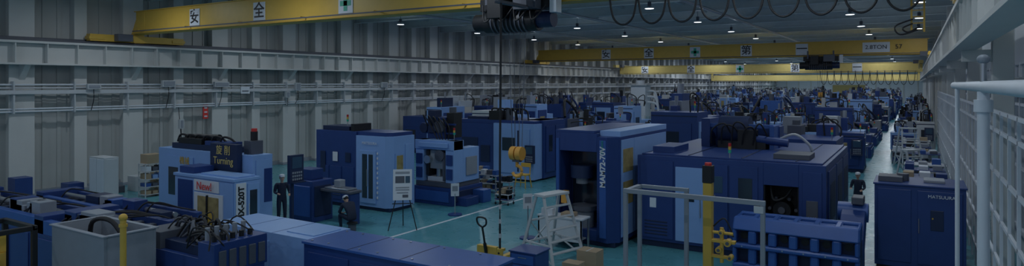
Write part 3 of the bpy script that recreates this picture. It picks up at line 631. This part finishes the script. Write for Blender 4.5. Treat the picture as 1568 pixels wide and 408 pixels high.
# easel with poster
b=MB(); ex,ey=-15.5,17.45
R=Matrix.Rotation(math.radians(40),3,'Z')
def E(p): v=R@Vector(p); return (ex+v.x,ey+v.y,p[2])
for p in ((-.5,-.25,0),(.5,-.25,0),(0,.55,0)): b.cyl(E(p),E((0,0,2.1)),.018,'black',6)
b.cyl(E((-.36,-.22,.95)),E((.36,-.22,.95)),.018,'black',6)
Rt=R@Matrix.Rotation(math.radians(-10),3,'X')
def P(p): return Vector((ex,ey,1.58))+Rt@Vector(p)
b.obox(P((0,-.22,0)),(.33,.012,.54),Rt,'white')
for (x,z,w,h,m) in ((0,.42,.25,.04,'grey'),(-.09,.18,.16,.12,'grey_dark'),(.18,.18,.08,.12,'screen'),(0,-.1,.24,.02,'grey'),(0,-.18,.24,.02,'grey'),(0,-.28,.2,.02,'grey'),(.1,-.4,.1,.05,'grey_dark')):
    b.obox(P((x,-.238,z)),(w,.004,h),Rt,m)
b.done('poster_easel')
def signstand(x,y,h,yaw=45,name='sign_stand'):
    b=MB(); b.cyl((x,y,0),(x,y,.05),.28,'navy',18); b.cyl((x,y,.05),(x,y,h-.4),.025,'steel',8)
    Rz=Matrix.Rotation(math.radians(yaw),3,'Z'); b.obox((x,y,h-.25),(.16,.015,.25),Rz,'white'); v=Rz@Vector((0,-.02,0)); b.obox((x+v.x,y+v.y,h-.2),(.11,.004,.10),Rz,'grey')
    b.done(name)
signstand(-15.4,20.4,1.25); signstand(-11.0,18.6,1.5)
def ladder(x,y,w,d,h,name='platform_ladder',m='offwhite',yaw=0):
    b=MB(); t=.075
    for sx in(-1,1):
        b.bar((sx*w/2,-d/2,0),(sx*w*.36,-.12,h),t,t,m); b.bar((sx*w/2,d/2,0),(sx*w*.36,.18,h),t,t,m)
        b.bar((sx*w*.46,-d*.36,h*.28),(sx*w*.46,d*.36,h*.28),.05,.05,m); b.bar((sx*w/2,-d/2,.03),(sx*w*.46,d*.34,h*.3),.04,.04,m)
    n=max(3,int(h/.3))
    for k in range(1,n):
        f=k/n; ww=w/2*(1-f)+w*.36*f; yy=-d/2*(1-f)-.12*f; b.box(-ww,ww,yy-.06,yy+.08,h*f-.02,h*f+.02,m)
    for f in (.25,.6): ww=w/2*(1-f)+w*.36*f; yy=d/2*(1-f)+.18*f; b.box(-ww,ww,yy-.02,yy+.02,h*f-.03,h*f+.03,m)
    b.bar((-w/2,d/2,.05),(w*.4,d*.3,h*.6),.035,.035,m); b.bar((w/2,d/2,.05),(-w*.4,d*.3,h*.6),.035,.035,m)
    b.box(-w*.4,w*.4,-.2,.25,h-.02,h+.05,m)
    o=b.done(name,.005); o.location=(x,y,0); o.rotation_euler=(0,0,yaw); return o
ladder(-9.15,16.9,1.35,1.35,1.9,yaw=math.radians(75))
ladder(-.35,47,1.2,1.3,2.4,yaw=.4); ladder(-.35,60.5,1.2,1.3,2.2,yaw=-.3); ladder(-.2,38.5,1.0,1.0,1.8,yaw=.8)
b=MB(); x0,x1,y0,y1=-10.3,-8.7,18.0,18.6
b.box(x0,x1,y0,y1,.95,1.0,'white'); b.box(x0+.02,x1-.02,y0+.02,y0+.03,.25,.95,'white')
for x in (x0+.05,x1-.05):
    for y in(y0+.05,y1-.05): b.box(x-.03,x+.03,y-.03,y+.03,0,.95,'steel')
b.box(x0+.1,x0+.5,y0+.1,y0+.4,1.0,1.2,'white'); b.box(x0+.8,x0+1.2,y0+.1,y0+.5,1.0,1.12,'cardboard'); b.box(x0+.1,x1-.1,y0+.1,y1-.1,.3,.34,'grey'); b.box(x0+.3,x0+.8,y0+.15,y0+.5,.34,.6,'grey_dark'); b.done('work_table',.005)
b=MB(); b.box(-8.1,-7.5,16.4,16.9,.0,.5,'cardboard'); b.box(-7.82,-7.78,16.4,16.9,.5,.502,'offwhite'); b.box(-8.2,-7.7,15.7,16.1,.0,.3,'cardboard'); b.done('cardboard_box',.01)
b=MB(); b.box(-8.75,-8.0,13.9,14.6,.05,.92,'navy'); b.box(-8.78,-7.97,13.87,14.63,.92,.96,'navy'); 
for k in range(3): b.pan('ny',13.9,-8.7,-8.05,.1+k*.27,.34+k*.27,'blue',.02); b.box(-8.5,-8.25,13.86,13.88,.26+k*.27,.28+k*.27,'steel')
b.box(-8.7,-8.05,13.95,14.55,0,.05,'black'); b.done('tool_cabinet',.01)
b=MB(); px,py=-10.5,15.6
for dx in (-.25,.25): b.box(px+dx-.08,px+dx+.08,py-.1,py+1.1,.06,.14,'yellow'); b.cyl((px+dx-.05,py+.95,.05),(px+dx+.05,py+.95,.05),.05,'black',10)
b.box(px-.33,px+.33,py-.2,py-.05,.08,.5,'yellow'); b.cyl((px-.06,py-.25,.1),(px+.06,py-.25,.1),.1,'black',14); b.cyl((px,py-.2,.3),(px,py-.28,.6),.05,'black',10)
b.cyl((px,py-.25,.5),(px,py-.4,1.1),.03,'black',8)
b.tube([(px,py-.4,1.08),(px-.14,py-.42,1.18),(px-.15,py-.45,1.34),(px,py-.46,1.38),(px+.15,py-.45,1.34),(px+.14,py-.42,1.18),(px,py-.4,1.08)],.028,'black'); b.done('pallet_jack',.005)
def cart(x,y,w,d,h,seed,name='tool_cart'):
    r=random.Random(seed); b=MB()
    for sx in(-1,1):
        for sy in(-1,1): b.box(x+sx*(w/2-.03)-.02,x+sx*(w/2-.03)+.02,y+sy*(d/2-.03)-.02,y+sy*(d/2-.03)+.02,.1,h,'grey'); b.cyl((x+sx*(w/2-.03)-.02,y+sy*(d/2-.03),.05),(x+sx*(w/2-.03)+.02,y+sy*(d/2-.03),.05),.05,'black',8)
    for z in (.2,h*.55,h): b.box(x-w/2,x+w/2,y-d/2,y+d/2,z-.03,z,r.choice(['grey','navy','offwhite']))
    for z in (.2,h*.55,h):
        for k in range(3): xx=x-w/2+.05+k*w/3; b.box(xx,xx+w*.22,y-d*.3,y+d*.2,z,z+r.uniform(.08,.28),r.choice(['white','blue','grey_dark','cardboard','black','grey','navy']))
    b.done(name,.005)
cart(-17.2,25.6,1.0,.6,.85,1); cart(-16.0,25.0,.8,.5,.7,2); cart(-18.3,26.4,1.0,.6,.9,3); cart(-14.2,29.5,1.1,.6,.9,4); cart(-15.0,23.4,.7,.5,.45,5)
b=MB(); sx,sy=-16.6,27.6; b.box(sx-.3,sx+.3,sy-.25,sy+.25,.62,.68,'yellow')
for a in(-1,1):
    for c in (-1,1): b.bar((sx+a*.32,sy+c*.3,0),(sx+a*.25,sy+c*.2,.62),.05,.05,'yellow')
b.bar((sx-.25,sy+.25,.62),(sx-.25,sy+.3,1.2),.04,.04,'yellow'); b.bar((sx+.25,sy+.25,.62),(sx+.25,sy+.3,1.2),.04,.04,'yellow'); b.box(sx-.28,sx+.28,sy+.27,sy+.32,1.0,1.2,'yellow')
b.box(sx-.3,sx+.3,sy-.28,sy-.24,.28,.32,'yellow'); b.done('yellow_step_stool',.005)
b=MB(); b.box(-22.3,-20.9,56.4,57.8,2.2,5.0,'white'); b.prism([(-22.3,2.2),(-20.9,2.2),(-21.4,1.2),(-21.8,1.2)],'y',56.4,57.8,'white')
for x in(-22.25,-20.95):
    for y in (56.45,57.75): b.box(x-.06,x+.06,y-.06,y+.06,0,2.3,'offwhite')
b.box(-22.5,-20.7,56.2,58,5.0,5.1,'offwhite'); b.cyl((-21.6,57,5.1),(-21.6,57,5.5),.4,'white',16)
for k in range(3): b.tube([(-20.9,57,4.5-k*.5),(-20.2,57,4.4-k*.5),(-19.9,57,3.0),(-19.9,57,2)],.1,'white',8)
b.done('dust_collector',.02)
# ------------------------------------------------------------------ distant rows
rows=[(-33.0,-29.2,37),(-27.6,-23.4,36),(-21.5,-17.3,36.5),(-13.6,-8.6,31),(-8.0,-2.5,30)]
seed=100
for (xa,xb,ys) in rows:
    y=ys; r=random.Random(int(-xa*7))
    while y<175:
        dp=r.uniform(2.6,5.0); wd=r.uniform(.75,1.0); h=r.uniform(1.9,3.8); seed+=1
        xs=xa+(xb-xa)*(1-wd)*r.random(); xe=xs+(xb-xa)*wd
        if not (xs<-20.5 and xe>-22.6 and y<58.6 and y+dp>55.6):
            if r.random()<.3: column_machine(xs,xe,y,y+dp,h+.3,seed)
            else: generic_machine(xs,xe,y,y+dp,h,seed)
        y+=dp+r.uniform(.9,2.0)
y=24; r=random.Random(77); k=0
while y<170:
    if not(37<y<40 or 45.2<y<48.8 or 58.8<y<62.2):
        if y>49 and r.random()<.5:
            dp=r.uniform(2.0,3.2)
            if not (58.8<y+dp<63): generic_machine(-1.6,1.2,y,y+dp,r.uniform(1.6,2.6),900+k,'machining_center'); y+=dp
        else: cart(.35 if y<49 else -.2,y,1.6 if y<49 else 2.2,1.2,r.uniform(.8,1.7),500+k,'parts_rack')
    y+=1.8; k+=1
for k in range(22):
    cart(-15.5+r.uniform(-.6,.9),34.5+k*5,1.2,.8,r.uniform(.9,1.6),700+k,'tool_cart')
# ------------------------------------------------------------------ people
def skin_obj(name,verts,edges,rad,m,parent,sub=2,root=0):
    me=bpy.data.meshes.new(name); me.from_pydata(verts,edges,[]); me.materials.append(MATS[m])
    o=bpy.data.objects.new(name,me); COL.objects.link(o); o.parent=parent
    bm=bmesh.new(); bm.from_mesh(me); L=bm.verts.layers.skin.verify()
    for i,v in enumerate(bm.verts):
        rr=rad[i]; v[L].radius=(rr,rr) if not isinstance(rr,tuple) else rr; v[L].use_root=(i==root)
    bm.to_mesh(me); bm.free()
    o.modifiers.new('skin','SKIN').use_smooth_shade=True
    sb=o.modifiers.new('sub','SUBSURF'); sb.levels=sub; sb.render_levels=sub
    return o
STAND=dict(pelvis=(0,0,.93),waist=(0,.0,1.08),chest=(0,.01,1.28),neck=(0,0,1.45),head=(0,.03,1.60),tilt=0,
 shL=(-.18,0,1.40),elL=(-.24,.04,1.13),wrL=(-.20,.26,1.08),shR=(.18,0,1.40),elR=(.24,.04,1.13),wrR=(.20,.27,1.12),
 hipL=(-.09,0,.88),knL=(-.10,.02,.48),anL=(-.11,-.02,.09),toL=(-.12,.15,.04),hipR=(.09,0,.88),knR=(.10,.02,.48),anR=(.11,-.02,.09),toR=(.12,.15,.04))
SIT=dict(pelvis=(0,0,.42),waist=(0,.04,.56),chest=(0,.16,.74),neck=(0,.28,.86),head=(0,.38,.96),tilt=.6,
 shL=(-.18,.24,.82),elL=(-.24,.36,.58),wrL=(-.10,.55,.52),shR=(.18,.24,.82),elR=(.25,.38,.58),wrR=(.10,.56,.50),
 hipL=(-.10,.03,.40),knL=(-.20,.42,.50),anL=(-.18,.36,.09),toL=(-.20,.53,.04),hipR=(.10,.03,.40),knR=(.20,.42,.50),anR=(.18,.36,.09),toR=(.20,.53,.04))
def person(name,loc,yaw,J,sc=1.0):
    e=bpy.data.objects.new(name,None); COL.objects.link(e); e.location=loc; e.rotation_euler=(0,0,yaw); e.scale=(sc,sc,sc)
    ks=['pelvis','waist','chest','neck','shL','elL','wrL','shR','elR','wrR','hipL','knL','anL','toL','hipR','knR','anR','toR']
    rad=dict(pelvis=(.15,.12),waist=(.14,.11),chest=(.16,.12),neck=.06,shL=.075,elL=.052,wrL=.038,shR=.075,elR=.052,wrR=.038,hipL=.095,knL=.068,anL=.048,toL=.04,hipR=.095,knR=.068,anR=.048,toR=.04)
    ix={k:i for i,k in enumerate(ks)}
    ed=[('pelvis','waist'),('waist','chest'),('chest','neck'),('chest','shL'),('shL','elL'),('elL','wrL'),('chest','shR'),('shR','elR'),('elR','wrR'),('pelvis','hipL'),('hipL','knL'),('knL','anL'),('anL','toL'),('pelvis','hipR'),('hipR','knR'),('knR','anR'),('anR','toR')]
    skin_obj('body',[J[k] for k in ks],[(ix[a],ix[c]) for a,c in ed],[rad[k] for k in ks],'cloth_navy',e)
    T=Matrix.Translation(J['head'])@Matrix.Rotation(-J['tilt'],4,'X')
    b=MB(); b.ell((0,0,0),(.075,.092,.115),'skin',18,14); b.ell((0,.02,-.06),(.055,.065,.06),'skin',14,8)
    b.prism([(.085,-.03),(.112,-.028),(.085,.02)],'x',-.014,.014,'skin')
    for s_ in(-1,1): b.ell((s_*.078,0,-.005),(.012,.022,.032),'skin',8,6); b.ell((s_*.03,.084,.012),(.014,.010,.008),'white',8,6); b.ell((s_*.03,.092,.012),(.006,.005,.006),'black',6,4)
    b.box(-.025,.025,.078,.088,-.058,-.050,'red'); b.ell((0,-.015,.025),(.082,.092,.098),'hair',16,10)
    b.cyl((0,-.0,.045),(0,0,.085),.098,'white',20,r1=.095); b.ell((0,0,.085),(.095,.098,.05),'white',18,8); b.prism([(-.07,.07),(.07,.07),(.05,.15),(0,.165),(-.05,.15)],'z',.05,.06,'white')
    b.cyl((0,-.01,-.16),(0,0,-.06),.048,'skin',12)
    o=b.done('head',parent=e); o.matrix_local=T
    for s_,wk,ek in((-1,'wrL','elL'),(1,'wrR','elR')):
        w_=Vector(J[wk]); d=(w_-Vector(J[ek])).normalized(); side=Vector((s_,0,0)); up=d.cross(side).normalized()
        side=up.cross(d).normalized()
        if up.z<0: up=-up
        V=[w_,w_+d*.05,w_+d*.09]; Eg=[(0,1),(1,2)]; Rr=[.026,(.036,.018),(.038,.016)]
        for f,(o_,L) in enumerate(((-.028,.072),(-.010,.082),(.010,.078),(.028,.060))):
            k=len(V); p=w_+d*.085+side*o_; V+= [p,p+d*L*.55-up*.008,p+d*L*.85-up*.03]; Eg+=[(2,k),(k,k+1),(k+1,k+2)]; Rr+=[.009,.0085,.007]
        k=len(V); V+=[w_+d*.04-side*.035,w_+d*.075-side*.055-up*.01,w_+d*.10-side*.055-up*.02]; Eg+=[(1,k),(k,k+1),(k+1,k+2)]; Rr+=[.012,.010,.008]
        skin_obj('hand',V,Eg,Rr,'skin',e,1)
    return e
b=MB(); b.box(-19.5,-18.3,14.6,15.5,0,.2,'grey'); b.box(-19.45,-18.35,14.65,15.45,.2,.205,'grey_dark'); b.done('step_platform',.01)
person('machine_operator',(-18.95,15.0,.205),math.radians(-115),STAND,1.04)
person('seated_worker',(-16.85,16.3,0),math.radians(75),SIT,1.1)
b=MB(); b.cyl((-16.82,16.3,0),(-16.82,16.3,.25),.14,'grey_dark',14); b.cyl((-16.82,16.3,.25),(-16.82,16.3,.30),.19,'black',18); b.done('low_stool')
person('factory_worker',(-1.9,28.6,0),3,STAND)
print('objects',len(bpy.data.objects))
